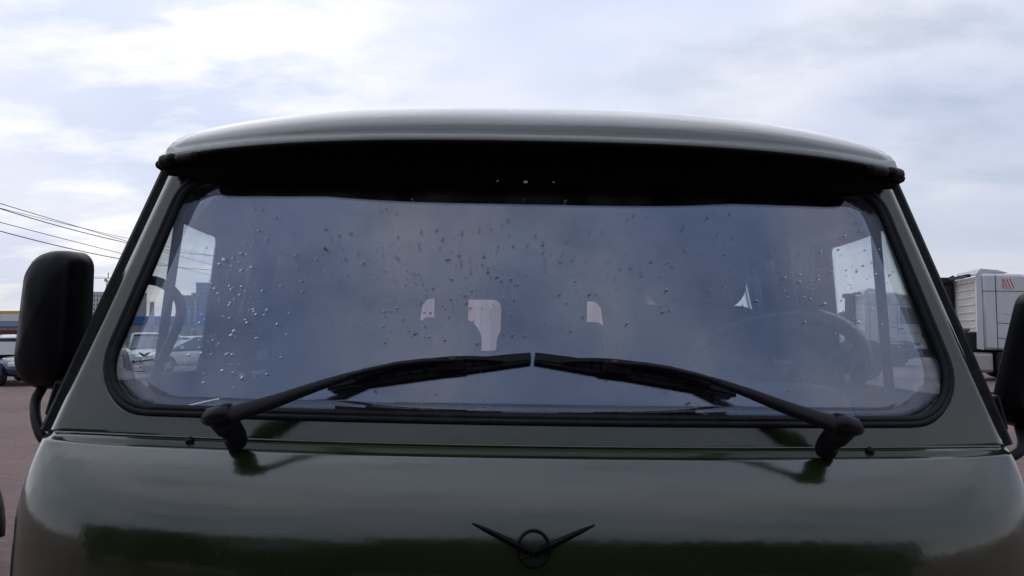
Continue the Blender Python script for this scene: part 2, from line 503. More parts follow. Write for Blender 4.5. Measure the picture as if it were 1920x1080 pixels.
block('apartment_slab', PX(300, 480), PX(342, 480), 505, 14, PZ(552, 480), 'bluegrey', 'lower blue grey block left of the tall tower in the left door window', bays=6, floors=8, ww=1.5, wh=1.6)
block('apartment_wing', PX(388, 510), PX(440, 510), 535, 16, PZ(532, 510), 'conc', 'pale apartment tower at right edge of the left door window', bays=7, floors=11, ww=1.2, wh=1.5)

def tower_crane(x, y, h, jib, cj):
    root = empty('tower_crane', (x, y, 0))
    m = MB()
    for sx in (-0.8, 0.8):
        for sy in (-0.8, 0.8): m.box((sx, sy, h / 2), (0.28, 0.28, h))
    for k in range(int(h / 2)):
        m.box((0, -0.8, k * 2 + 1), (2.2, 0.15, 0.15), ry=R(45 if k % 2 else -45))
        m.box((-0.8, 0, k * 2 + 1), (0.15, 2.2, 0.15), rx=R(45 if k % 2 else -45))
    m.build('mast', 'pole', root)
    m = MB()
    m.box((-jib / 2, 0, h + 1.2), (jib, 0.3, 0.3)).box((-jib / 2, 0, h + 2.3), (jib * 0.96, 0.2, 0.2))
    for k in range(int(jib / 1.5)): m.box((-1.5 * k - 0.75, 0, h + 1.75), (1.9, 0.12, 0.12), ry=R(36 if k % 2 else -36))
    m.build('jib', 'pole', root)
    MB().box((cj / 2, 0, h + 1.4), (cj, 0.6, 0.5)).build('counter_jib', 'pole', root)
    MB().box((cj - 1.2, 0, h + 0.2), (2.0, 0.9, 2.4)).build('counterweight', 'conc', root)
    MB().box((-1.3, -0.8, h - 0.2), (1.4, 1.4, 2.0)).build('operator_cabin', 'pole', root)
    MB().box((0, 0, h + 3.2), (0.5, 0.5, 4.5)).build('tower_head', 'pole', root)
    tag(root, 'thin tower crane rising behind the pale grey apartment block', 'crane')
tower_crane(PX(194, 540), 545, PZ(524, 540), 13, 5.5)

def hall(name, x0, x1, y, depth, h, mw, mb, b0, label, npan=30, line=None):
    root = empty(name, ((x0 + x1) / 2, y, 0)); w = x1 - x0
    MB().box((0, depth / 2, h / 2), (w, depth, h)).build('wall', mw, root)
    MB().box((0, depth / 2, (b0 + h) / 2 + 0.15), (w + 0.6, depth + 0.6, h - b0 + 0.3)).build('fascia', mb, root)
    for k in range(npan + 1):
        o = MB().box((0, 0, 0), (0.10, 0.12, b0 - 0.05)).build('panel_rib', mw, root) if k == 0 else first.copy()
        if k == 0: first = o
        else: COL.objects.link(o); o.parent = root
        o.location = (-w / 2 + w * k / npan, -0.05, b0 / 2)
    if line:
        MB().box((0, -0.12, line), (w, 0.14, 0.28)).build('skirt_rail', 'bluegrey', root)
    tag(root, label, 'building')
    return root
hall('warehouse', PX(160, 150), PX(600, 150), 150, 40, PZ(596, 150), 'hall', 'blueband', PZ(608, 150), 'long pale warehouse with bright blue fascia behind the parked white car', line=0.75 + PZ(634, 150) * 0.5)
hall('white_hall', PX(-300, 140), PX(96, 140), 135, 30, PZ(592, 135), 'whitehall', 'whitehall', PZ(602, 135), 'white flat roofed hall at far left edge below the yellow gantry', npan=20)
hall('grey_shed', PX(-300, 110), PX(90, 110), 108, 15, PZ(607, 108), 'bluegrey', 'bluegrey', PZ(612, 108), 'low blue grey shed in front of the white hall at left edge', npan=20)

def gantry():
    d = 175; z = PZ(587, d); x0, x1 = PX(-420, d), PX(66, d)
    root = empty('gantry_crane', ((x0 + x1) / 2, d, 0)); w = x1 - x0
    MB().box((0, 0, z), (w, 0.9, 0.95)).build('bridge_beam', 'yellow', root)
    for s in (-1, 1):
        MB().box((s * (w / 2 - 2.0), 1.2, z / 2 - 0.2), (0.5, 0.5, z - 0.4), rx=R(12)).build('leg', 'yellow', root)
        MB().box((s * (w / 2 - 2.0), -1.2, z / 2 - 0.2), (0.5, 0.5, z - 0.4), rx=R(-12)).build('leg', 'yellow', root)
    MB().box((w * 0.3, 0, z + 0.75), (2.2, 1.0, 0.5)).build('trolley', 'yellow', root)
    tag(root, 'yellow overhead gantry crane beam above the hall at left edge', 'crane')
gantry()

def stack_container(x, y, rz, label):
    root = empty('cargo_container', (x, y, 0)); root.rotation_euler.z = rz
    L, W_, H = 6.06, 2.44, 1.85
    MB().box((0, 0, H / 2), (L - 0.1, W_ - 0.1, H - 0.1)).build('box', 'container', root)
    for k in range(20): MB().box((-L / 2 + 0.3 + k * (L - 0.6) / 19, -W_ / 2 + 0.045, H / 2), (0.14, 0.05, H - 0.3)).build('corrugation', 'container', root)
    for s in (-1, 1): MB().box((0, -W_ / 2 + 0.02, H / 2 + s * (H / 2 - 0.06)), (L, 0.14, 0.12)).build('rail', 'container', root)
    tag(root, label, 'container', 'brown red cargo bins at left edge')
for k in range(3):
    stack_container(PX(12, 52) - 6.3 * k, 52 + 0.3 * k, R(2), ['brown red steel bin nearest the black left mirror, behind the white car', 'brown red steel bin beyond the left frame edge, next to the first', 'brown red steel bin farthest left of the three bins'][k])

def lamp_post(px, d, h, label, r=0.09, arm=True):
    root = empty('lamp_post', (PX(px, d), d, 0))
    MB().tube([(0, 0, 0), (0, 0, h * 0.5), (0, 0, h)], [r * 1.3, r, r * 0.7], 10).build('pole', 'pole', root, True)
    if arm:
        MB().tube([(0, 0, h), (0.15, -0.3, h + 0.25), (0.3, -1.1, h + 0.35)], 0.04, 8).build('arm', 'pole', root, True)
        MB().box((0.32, -1.3, h + 0.33), (0.22, 0.5, 0.1)).build('lamp_head', 'pole', root, bevel=0.02)
    tag(root, label, 'lamp post', 'posts in front of the blue warehouse')
lamp_post(285, 62, 4.2, 'thick pale post behind the curved grab handle in left door window', 0.24, False)
lamp_post(338, 95, 5.2, 'slim post left of the tower in the left door window', 0.12)
lamp_post(355, 80, 4.6, 'slim middle post before the blue fascia in left door window', 0.1)
lamp_post(366, 70, 4.9, 'slim post nearest the right edge of the left door window', 0.13)

# power line
P1, P2 = Vector((-20.8, 25.0, 0)), Vector((-17.3, 55.0, 0))
def power_pole(p, h, label):
    root = empty('power_pole', p)
    MB().tube([(0, 0, 0), (0, 0, h)], [0.16, 0.1], 10).build('pole', 'conc', root, True)
    for z in (7.3, 6.35):
        MB().box((0, 0, z - 0.12), (2.0, 0.12, 0.12)).build('crossarm', 'pole', root)
        for s in (-0.85, 0.85): MB().lathe([(0.03, z - 0.06), (0.055, z - 0.02), (0.04, z + 0.03), (0.055, z + 0.06), (0.02, z + 0.1)], (s, 0, 0), n=10).build('insulator', 'whitetape', root, True)
    tag(root, label, 'utility pole', 'power poles left of the van')
power_pole(P1, 8.0, 'concrete power pole nearest the camera, beyond the left frame edge')
power_pole(P2, 8.0, 'concrete power pole farther away, behind the van cab')
for dx, z0, z1, sag, r, lab in ((-0.85, 7.3, 7.3, 1.0, 0.020, 'uppermost thick black cable crossing the sky left of the van'),
                                (0.85, 6.5, 6.45, 0.3, 0.010, 'thin middle cable crossing the sky left of the van'),
                                (-0.85, 6.35, 6.35, 0.95, 0.020, 'lower thick black cable passing just above the left mirror'),
                                ):
    a = P1 + Vector((dx, 0, z0)); b = P2 + Vector((dx, 0, z1))
    pts = [a.lerp(b, k / 30) - Vector((0, 0, 4 * sag * (k / 30) * (1 - k / 30))) for k in range(31)]
    tag(MB().tube(pts, r, 6).build('power_cable', 'cable', None, True), lab, 'cable', 'power cables left of the van')
P3 = Vector((-25.8, 90.0, 0))
power_pole(P3, 8.0, 'concrete power pole farthest away, hidden by the van roof and cab')
for dx, z0, z1, lab in ((0.3, 6.95, 7.3, 'upper of two cables seen through the left door window'), (-0.3, 6.35, 6.6, 'lower of two cables seen through the left door window')):
    a = P1 + Vector((dx, 0, z0)); b = P3 + Vector((dx, 0, z1))
    pts = [a.lerp(b, q / 30) - Vector((0, 0, 4 * 0.3 * (q / 30) * (1 - q / 30))) for q in range(31)]
    tag(MB().tube(pts, 0.016, 6).build('power_cable', 'cable', None, True), lab, 'cable', 'service cables behind the van')

# pale shed straight behind the van, seen through its rear windows
def shed():
    d = 24; x0, x1 = -5.2, 5.4
    root = empty('beige_shed', ((x0 + x1) / 2, d, 0)); w = x1 - x0
    MB().box((0, 3, 1.75), (w, 6, 3.5)).build('wall', 'beige', root)
    for k in range(27):
        o = MB().box((0, 0, 0), (0.16, 0.1, 3.4)).build('panel_rib', 'beige2' if k % 3 == 0 else 'beige', root)
        o.location = (-w / 2 + 0.1 + k * (w - 0.2) / 26, -0.05, 1.7)
    MB().box((0, 3, 3.6), (w + 0.5, 6.5, 0.25)).build('roof', 'beige2', root)
    MB().box((0.4, -0.12, 1.2), (2.4, 0.08, 2.4)).build('door', 'beige2', root)
    tag(root, 'pinkish beige ribbed shed glimpsed through the rear windows of the van', 'building')
shed()

# ================================================================== far tree belts
def tree_belt(name, x0, y0, x1, y1, h, n, label, seed, leaf=0.35, depth=4.0, base=0.0, colr=(0.035, 0.05, 0.025)):
    r = random.Random(seed); v, f = [], []
    a, b = Vector((x0, y0, 0)), Vector((x1, y1, 0)); ln = (b - a).length
    dirv = (b - a) / ln; nrm = Vector((-dirv.y, dirv.x, 0))
    for k in range(n):
        t = r.random(); top = h * (0.62 + 0.5 * noise.noise(Vector((t * ln * 0.12, seed, 0))) + 0.16 * noise.noise(Vector((t * ln * 0.5, seed, 3))))
        z = base + top * (1 - r.random() ** 1.6 * 0.98)
        p = a + dirv * (t * ln) + nrm * r.uniform(-depth / 2, depth / 2) + Vector((0, 0, z))
        s = leaf * r.uniform(0.5, 1.4)
        u = Vector((r.uniform(-1, 1), r.uniform(-1, 1), r.uniform(-1, 1))).normalized(); w_ = u.orthogonal().normalized()
        i = len(v); v += [p - u * s - w_ * s * 0.5, p + u * s - w_ * s * 0.6, p + u * s * 0.7 + w_ * s * 0.6, p - u * s * 0.8 + w_ * s * 0.5]; f.append((i, i + 1, i + 2, i + 3))
    mm = mat(name + '_leaves', colr, 0.8, var=0.45, scale=0.6)
    tag(link_mesh(name, v, f, mm, None, False), label, 'trees', kind='stuff')
tree_belt('distant_wood', PX(1380, 320), 330, PX(2300, 320), 320, 16, 9000, 'grey green distant wood on the horizon behind the trucks', 3, leaf=1.3, depth=12, colr=(0.06, 0.07, 0.065))  # leaf colour greyed, with the distance haze put into it

# ================================================================== cars
def make_wheel(parent, c, r=0.32, w=0.2, name='wheel'):
    wl_ = empty(name, c, parent)
    MB().lathe([(r * 0.62, -w / 2), (r * 0.93, -w / 2), (r, -w * 0.36), (r, w * 0.36), (r * 0.93, w / 2), (r * 0.62, w / 2)], axis='Y', n=22).build('tyre', 'tyre', wl_, True)
    m = MB().lathe([(r * 0.63, -w * 0.40), (r * 0.6, -w * 0.48), (r * 0.5, -w * 0.34), (0.06, -w * 0.44)], axis='Y', n=22)
    m.lathe([(0.06, w * 0.44), (r * 0.5, w * 0.34), (r * 0.6, w * 0.48), (r * 0.63, w * 0.40)], axis='Y', n=22)
    for k in range(5):
        a = k * 2 * math.pi / 5
        for s in (-1, 1): m.box((math.cos(a) * r * 0.32, s * w * 0.45, math.sin(a) * r * 0.32), (r * 0.52, 0.03, 0.07), ry=-a)
    m.build('rim', 'rim', wl_)
    return wl_

def make_car(paint, loc, heading, label, scale=1.0, tall=1.0, band=None, group='parked cars', lamp='lamp'):
    """front towards local +x"""
    root = empty('parked_car', loc); root.rotation_euler.z = heading; root.scale = (scale,) * 3
    H = tall
    # lower body: stations (x, z_bottom, z_belt, half width)
    st = [(-2.15, 0.50, 0.80, 0.62), (-2.08, 0.34, 0.98, 0.78), (-1.7, 0.27, 1.02, 0.86), (-1.0, 0.24, 1.00, 0.885), (0.0, 0.24, 0.97, 0.89), (0.85, 0.24, 0.95, 0.885),
          (1.35, 0.25, 0.90, 0.865), (1.75, 0.26, 0.82, 0.82), (2.02, 0.28, 0.72, 0.74), (2.14, 0.36, 0.62, 0.60)]
    ns = 14; v = []; f = []
    for x, zb, zt, hw in st:
        zt = zt * (0.75 + 0.25 * H)
        for k in range(ns):
            a = 2 * math.pi * k / ns + math.pi / ns
            cx_, sz_ = math.cos(a), math.sin(a)
            yy = hw * math.copysign(abs(cx_) ** 0.35, cx_); zz = (zt + zb) / 2 + (zt - zb) / 2 * math.copysign(abs(sz_) ** 0.6, sz_)
            v.append((x, yy, zz))
    for i in range(len(st) - 1):
        for k in range(ns): f.append((i * ns + k, i * ns + (k + 1) % ns, (i + 1) * ns + (k + 1) % ns, (i + 1) * ns + k))
    f.append(tuple(range(ns))[::-1]); f.append(tuple((len(st) - 1) * ns + k for k in range(ns)))
    b = MB(); b.v = [Vector(q) for q in v]; b.f = f
    body = b.build('body', paint, root, True, sub=1)
    # greenhouse: glass block with painted roof and pillars
    zb = 0.94 * (0.75 + 0.25 * H); zr = 1.43 * H
    g = [(-1.85, zb, 0.70), (-1.25, zr - 0.03, 0.56), (-0.5, zr, 0.59), (0.25, zr - 0.02, 0.58), (1.15, zb - 0.02, 0.74)]
    def gp(x, z, s, e=0.0):
        t = max(0, min(1, (z - zb) / (zr - zb))); return Vector((x, s * ((0.80 - 0.22 * t) + e), z))
    prof = [(-1.85, zb), (-1.28, zr - 0.05), (-0.6, zr), (0.2, zr - 0.03), (1.12, zb)]
    m = MB(); n = len(prof)
    vv = [gp(x, z, -1) for x, z in prof] + [gp(x, z, 1) for x, z in prof]
    m.add(vv, [tuple(range(n)), tuple(range(n, 2 * n))[::-1]] + [(k, k + 1, n + k + 1, n + k) for k in range(n - 1)])
    m.build('window_glass', 'carglass', root)
    # roof panel
    rp = []
    for x, z in ((-1.32, zr - 0.06), (-0.95, zr + 0.005), (-0.45, zr + 0.022), (0.05, zr + 0.008), (0.26, zr - 0.045)):
        for yk in (-1, -0.6, 0, 0.6, 1): rp.append((x, yk * 0.605, z + 0.018 - 0.03 * abs(yk) ** 3))
    ff = [(i * 5 + k, i * 5 + k + 1, (i + 1) * 5 + k + 1, (i + 1) * 5 + k) for i in range(4) for k in range(4)]
    link_mesh('roof', rp, ff, paint, root, True, solid=0.03)
    for s in (-1, 1):
        for path in ([(0.20, zr - 0.02), (1.18, zb - 0.02)], [(-0.42, zr), (-0.38, zb)], [(-1.28, zr - 0.04), (-1.9, zb)]):
            pts = [gp(x, z, s, 0.012) for x, z in path]
            MB().tube(pts, 0.04, 6).build('pillar', paint, root, True)
        hl = MB().box((1.93, s * 0.60, 0.66 * (0.75 + 0.25 * H)), (0.36, 0.26, 0.13), rz=s * R(-28)).build('headlight', lamp, root, bevel=0.03)
        MB().box((-2.05, s * 0.66, 0.82), (0.16, 0.2, 0.2)).build('tail_light', 'red', root, bevel=0.02)
        MB().box((0.78, s * 0.98, zb + 0.07), (0.1, 0.2, 0.13)).build('door_mirror', paint, root, bevel=0.03)
        MB().box((-0.55, s * 0.895, 0.80), (0.18, 0.03, 0.035)).build('door_handle', paint, root)
        for x in (-1.32, 1.33):
            pts = [(x + 0.36 * math.cos(R(a)), s * 0.882, 0.32 + 0.36 * math.sin(R(a))) for a in range(-8, 189, 14)]
            MB().tube(pts, 0.035, 6).build('wheel_arch', 'chassis', root, True)
            make_wheel(root, (x, s * 0.80, 0.32))
    MB().box((2.09, 0, 0.58), (0.1, 0.80, 0.16)).build('grille', 'chassis', root, bevel=0.02)
    MB().box((2.10, 0, 0.38), (0.1, 1.0, 0.12)).build('air_intake', 'chassis', root, bevel=0.02)
    MB().box((2.155, 0, 0.46), (0.02, 0.52, 0.11)).build('number_plate', 'whitetape', root)
    if band:
        for s in (-1, 1):
            MB().box((-0.2, s * 0.893, 0.72), (2.6, 0.012, 0.20), rx=s * R(4)).build('side_stripe', band, root)
    tag(root, label, 'car', group)
    return root
make_car('cream_paint', (PX(352, 31), 31.5, 0), R(225), 'pearl white hatchback with grey alloy wheels seen through the left door window')
make_car('white_paint', (PX(258, 33), 34, 0), R(-60), 'white car with an orange side stripe at lower left of windscreen', tall=1.1, band='orange')
make_car('white_paint', (PX(302, 43), 43, 0), R(190), 'white car half hidden behind the pearl white hatchback')
make_car('white_paint', (PX(34, 34), 34, 0), R(-38), 'white car parked behind the navy car at far left edge', tall=1.03)
make_car('navy_paint', (PX(24, 24.2), 24.2, 0), R(-35), 'navy blue car whose nose shows left of the black mirror')
make_car('black_paint', (-5.27, 5.06, 0), R(-30), 'blue black car whose corner shows low at the left frame edge', tall=0.95, lamp='carglass')
make_car('white_paint', (PX(1588, 62), 62, 0), R(200), 'white car in the distance beside the trucks, through the right door window', tall=1.2)

# ================================================================== trucks
def make_truck(loc, rz, label):
    """origin on the ground at the rear near side corner of the cab; front towards +x, near side at y = 0, far side at y = 2.5"""
    root = empty('tractor_truck', loc); root.rotation_euler.z = rz
    T = lambda u, w, d: (u, d, w)
    prof = [(0, 1.05), (0.62, 1.02), (0.85, 1.16), (1.60, 1.18), (2.25, 1.05), (2.36, 1.2), (2.30, 2.1), (2.05, 3.05), (1.75, 3.42), (1.2, 3.58), (0.0, 3.62)]
    cab = auto_smooth(MB().prism(prof, T, 0.0, 2.5).build('cab', 'silver', root, bevel=0.11))
    prof2 = [(0.02, 3.60), (0.9, 3.63), (0.55, 3.74), (0.02, 3.80)]
    MB().prism(prof2, T, 0.15, 2.35).build('roof_deflector', 'silver', root, bevel=0.03)
    # side deflectors behind the cab
    MB().prism([(-0.20, 1.08), (0.0, 1.04), (0.0, 3.62), (-0.05, 3.74), (-0.16, 3.60)], T, -0.015, 0.05).build('side_deflector', 'silver', root, bevel=0.012)
    MB().prism([(-0.62, 1.08), (0.0, 1.04), (0.0, 3.62), (-0.05, 3.74), (-0.55, 3.50)], T, 2.45, 2.515).build('side_deflector', 'chassis', root, bevel=0.012)
    MB().box((-0.06, 1.25, 2.58), (0.1, 2.2, 1.86)).build('rear_wall', 'offwhite', root)
    MB().box((-0.25, 1.25, 1.32), (0.5, 1.9, 0.62)).build('gearbox_housing', 'chassis', root, bevel=0.05)
    for k in range(7): MB().box((-0.118, 1.15, 1.80 + 0.26 * k), (0.03, 1.6, 0.06)).build('rear_wall_rib', 'offwhite', root, bevel=0.015)
    MB().box((-0.35, 1.25, 3.55), (0.12, 2.35, 0.10)).build('deflector_bracket', 'chassis', root)
    MB().tube([(-0.3, 2.28, 0.95), (-0.3, 2.28, 3.2), (-0.38, 2.2, 3.42)], 0.16, 12).build('air_intake', 'chassis', root, True)
    MB().box((-0.45, 2.2, 3.52), (0.5, 0.45, 0.22)).build('intake_head', 'chassis', root, bevel=0.04)
    for k in range(3): MB().tube([(-0.1, 0.9 + 0.2 * k, 1.75), (-0.6, 0.9 + 0.2 * k, 1.3), (-0.9, 0.95 + 0.15 * k, 1.2), (-1.1, 1.0 + 0.1 * k, 1.0)], 0.025, 6).build('air_hose', 'red' if k == 1 else 'chassis', root, True)
    # seams, recessed window and door on the near side
    for x0, z0, x1, z1 in ((0.42, 1.05, 0.42, 3.55), (1.28, 1.5, 1.28, 3.02), (0.0, 3.02, 2.05, 2.98), (0.44, 1.95, 1.26, 1.88), (1.3, 1.62, 2.2, 1.60), (0.44, 1.45, 1.2, 1.33)):
        ln = math.hypot(x1 - x0, z1 - z0)
        MB().box(((x0 + x1) / 2, -0.004, (z0 + z1) / 2), (ln, 0.014, 0.018), ry=-math.atan2(z1 - z0, x1 - x0)).build('panel_seam', 'chassis', root)
    MB().prism([(0.62, 2.25), (0.75, 2.85), (1.2, 2.88), (1.2, 2.12)], T, -0.014, 0.02).build('sleeper_panel', 'silver', root, bevel=0.01)
    MB().prism([(1.38, 2.05), (1.40, 2.86), (1.92, 2.80), (2.14, 2.05)], T, -0.012, 0.02).build('door_window', 'carglass', root)
    MB().box((1.42, -0.03, 1.82), (0.2, 0.05, 0.05)).build('door_handle', 'chassis', root)
    for cx0 in (0.80, 1.62):
        MB().box((cx0, -0.016, 3.27), (0.34, 0.008, 0.34)).build('warning_plate', 'silver', root)
        s = 1 if cx0 < 1.2 else -1
        for k in range(4):
            c_ = -0.15 + 0.1 * k
            pts = [(c_ - 0.02, -0.15), (c_ + 0.015, -0.15), (c_ + 0.125, 0.15), (c_ + 0.09, 0.15)]
            pts = [(max(-0.165, min(0.165, a)), b_) for a, b_ in pts]
            pts = [(cx0 - s * a, 3.27 + b_) for a, b_ in pts]
            MB().prism(pts, T, -0.026, -0.02).build('warning_stripe', 'redtape', root)
    # mirrors, visor, lights
    MB().box((2.25, -0.22, 2.35), (0.18, 0.22, 0.75)).build('side_mirror', 'chassis', root, bevel=0.04)
    MB().box((2.25, 2.72, 2.35), (0.18, 0.22, 0.75)).build('side_mirror', 'chassis', root, bevel=0.04)
    MB().box((2.33, 1.25, 2.95), (0.35, 2.2, 0.12), ry=R(25)).build('sun_visor', 'chassis', root, bevel=0.02)
    MB().box((2.24, 1.25, 2.45), (0.05, 2.2, 0.8), ry=R(-14)).build('windscreen', 'carglass', root)
    MB().box((2.2, 1.25, 0.72), (0.4, 2.48, 0.62)).build('bumper', 'silver', root, bevel=0.06)
    for y in (0.25, 2.25): MB().box((2.40, y, 0.85), (0.08, 0.38, 0.2)).build('headlight', 'lamp', root, bevel=0.02)
    # chassis, tank, steps, wheels
    for y in (0.85, 1.65): MB().box((-1.6, y, 0.90), (7.6, 0.10, 0.28)).build('chassis_rail', 'chassis', root)
    tk = rounded_poly([(-0.32, -0.34), (0.32, -0.34), (0.32, 0.34), (-0.32, 0.34)], 0.12, 5, 2)
    MB().prism([(q.x + 0.42, q.y + 0.62) for q in tk], lambda u, w, d: (d, u, w), -0.40, 0.30).build('fuel_tank', 'alu', root, bevel=0.02)
    MB().prism([(q.x * 0.9 + 0.42, q.y * 0.9 + 0.66) for q in tk], lambda u, w, d: (d, u, w), -1.15, -0.5).build('battery_box', 'chassis', root, bevel=0.02)
    MB().box((0.50, 0.12, 0.66), (0.22, 0.4, 0.6)).build('step', 'chassis', root, bevel=0.02)
    MB().box((1.5, 1.25, 0.95), (1.6, 2.2, 0.2)).build('cab_floor', 'chassis', root)
    MB().box((0.6, 1.3, 0.68), (3.0, 1.3, 0.62)).build('engine_undertray', 'chassis', root)
    for x in (1.25, -3.6):
        for y in (0.18, 2.32): make_wheel(root, (x, y, 0.5), 0.5, 0.32)
    for y in (0.25, 2.25):
        pts = [(-3.6 + 0.62 * math.cos(R(a)), y, 0.5 + 0.62 * math.sin(R(a))) for a in range(15, 166, 15)]
        MB().tube(pts, 1, sec=[(-0.26, -0.015), (0.26, -0.015), (0.26, 0.015), (-0.26, 0.015)]).build('mudguard', 'chassis', root, True)
    MB().box((-3.4, 1.25, 1.12), (1.0, 0.9, 0.12)).build('fifth_wheel', 'chassis', root, bevel=0.03)
    tag(root, label, 'truck', 'tractor trucks parked right of the van')
    return root
t1 = make_truck((PX(1842, 25), 25, 0), R(-13), 'silver tractor truck with striped plates, right of the van in open view')
t2 = copy_tree(t1); t2.location = (PX(1628, 36), 36, 0)
t2['label'] = 'silver tractor truck seen dimly through the right door window'

def make_unseen_lorry(x, y, label):  # added out of view to darken the nose reflection and cut front light
    """covered lorry seen only as a reflection in the van's paint; front towards +x"""
    root = empty('unseen_lorry', (x, y, 0))
    MB().box((-1.1, 0, 1.10), (5.0, 2.3, 0.5)).build('cargo_bed', 'tarp', root, bevel=0.03)
    sec_ = rounded_poly([(-1.15, 1.36), (1.15, 1.36), (1.15, 2.72), (-1.15, 2.72)], [0.01, 0.01, 0.22, 0.22], 6, 4)
    MB().prism([(q.x, q.y) for q in sec_], lambda u, w, d: (d, u, w), -3.6, 1.4).build('tarpaulin', 'tarp', root, bevel=0.02)
    for k in range(6): MB().box((-3.3 + k * 0.9, 1.16, 2.0), (0.06, 0.05, 1.2)).build('tarpaulin_strap', 'chassis', root)
    cp = rounded_poly([(1.6, 0.75), (3.55, 0.75), (3.40, 2.45), (1.6, 2.55)], [0.05, 0.15, 0.25, 0.1], 6, 3)
    MB().prism([(q.x, q.y) for q in cp], lambda u, w, d: (u, d, w), -1.12, 1.12).build('cab', 'tarp', root, bevel=0.05)
    for s_ in (-1, 1): MB().box((2.5, s_ * 1.125, 1.95), (1.0, 0.02, 0.6)).build('cab_window', 'carglass', root)
    MB().box((-0.2, 0, 0.72), (7.0, 0.9, 0.25)).build('chassis', 'chassis', root)
    for xx in (-2.4, 2.6):
        for s_ in (-1, 1): make_wheel(root, (xx, s_ * 0.95, 0.48), 0.48, 0.3)
    tag(root, label, 'lorry', 'unseen lorry shapes added for the dark reflection')
M['tarp'] = mat('dark_green_tarpaulin', (0.020, 0.026, 0.016), 0.85, var=0.3, scale=2.5, spec=0.2)
make_unseen_lorry(-4.9, -4.0, 'unseen dark lorry shape added behind the camera for its reflection, left of two')
make_unseen_lorry(2.35, -4.05, 'unseen dark lorry shape added behind the camera for its reflection, right of two')
#VAN
# ================================================================== the van
van = empty('olive_van', (0.014, 1.0, 0.0))
van.rotation_euler = (0, R(0.95), R(0.6))
tag(van, 'olive green forward control van filling the view, with wet windscreen and black visor', 'van')
TR = math.tan(R(14))
def W(x, z, off=0.0):                 # windscreen surface, local coordinates (nose at y = 0)
    return Vector((x, 0.29 + 0.09 * (x / 0.88) ** 2 + (z - 1.415) * TR - off, z))
WN_ = Vector((0, -math.cos(R(14)), math.sin(R(14))))

# --- windscreen surround
outer = rounded_poly([(-0.892, 1.407), (0.892, 1.407), (0.735, 1.93), (-0.735, 1.93)], 0.004, 8, 16)
OPEN = [(-0.815, 1.444), (0.815, 1.444), (0.690, 1.905), (-0.690, 1.905)]
opening = rounded_poly(OPEN, [0.095, 0.095, 0.075, 0.075], 8, 16)
def inset(d):
    return rounded_poly([(-0.815 + d, 1.444 + d), (0.815 - d, 1.444 + d), (0.690 - d, 1.905 - d), (-0.690 + d, 1.905 - d)], [0.095 - d * 0.6] * 2 + [0.075 - d * 0.6] * 2, 8, 16)
def frame_fn(x, z):
    p = W(x, z)
    ex = abs(x) - (0.892 - 0.157 * (z - 1.415) / 0.515)       # distance past the outer pillar edge (negative inside)
    p.y += 0.030 * max(0.0, 1 + ex / 0.035) ** 2              # pillar edge rolls back towards the door
    return p
ring_panel('windscreen_frame', outer, opening, frame_fn, 'paint', van, rows=14, solid=0.03)
seal_path = [W(q.x, q.y, 0.004) for q in inset(0.0085)]
sec = [(-1.05, -0.5), (-1.05, 0.10), (-0.85, 0.42), (-0.45, 0.58), (-0.12, 0.50), (0.02, 0.30), (0.16, 0.48), (0.5, 0.62), (0.85, 0.45), (1.05, 0.05), (1.05, -0.5)]
MB().tube(seal_path, 0.0102, closed=True, sec=sec, up=WN_).build('windscreen_seal', 'dirty_rubber', van, True)
glass = fill_panel('windscreen', inset(0.011), lambda x, z: W(x, z, -0.004), 'glass', van, rows=10, solid=0.005)

# --- nose: shelf under the windscreen rolling over into the front panel
prof = [(0.29, 1.4145), (0.280, 1.4085), (0.266, 1.4045), (0.253, 1.4005), (0.245, 1.394), (0.227, 1.3755), (0.206, 1.349), (0.188, 1.319), (0.176, 1.288), (0.1690, 1.257), (0.1650, 1.22), (0.163, 1.15), (0.165, 0.95), (0.175, 0.75), (0.19, 0.60)]
prof = catmull([(a, b, 0) for a, b in prof], 6)
NU = 72
def plan(u, w):
    th = u * math.pi / 2; s, c = abs(math.sin(th)) ** 0.77, abs(math.cos(th)) ** 0.77
    sx = math.copysign(1, u)
    xi = 0.892 * s; inn = Vector((sx * xi, 0.29 + 0.09 * s * s + 0.028 * smooth01((s - 0.96) / 0.04)))
    out = Vector((sx * 0.935 * s, 0.163 + 0.28 * (1 - c)))
    return inn.lerp(out, w)
v, f = [], []
for q in prof:
    w_ = (0.29 - q.x) / 0.127
    for k in range(NU + 1):
        u = -1 + 2 * k / NU
        p = plan(u, w_); v.append((p.x, p.y, q.y - 0.006))
for r in range(len(prof) - 1):
    for k in range(NU):
        a = r * (NU + 1) + k; f.append((a, a + NU + 1, a + NU + 2, a + 1))
link_mesh('nose_panel', v, f, 'paint', van, True, solid=0.004)
MB().tube([W(x, 1.4075, 0.0015) for x in [-0.86 + 0.04 * k for k in range(44)]], 0.0026, 8).build('cowl_flange', 'paint', van, True)

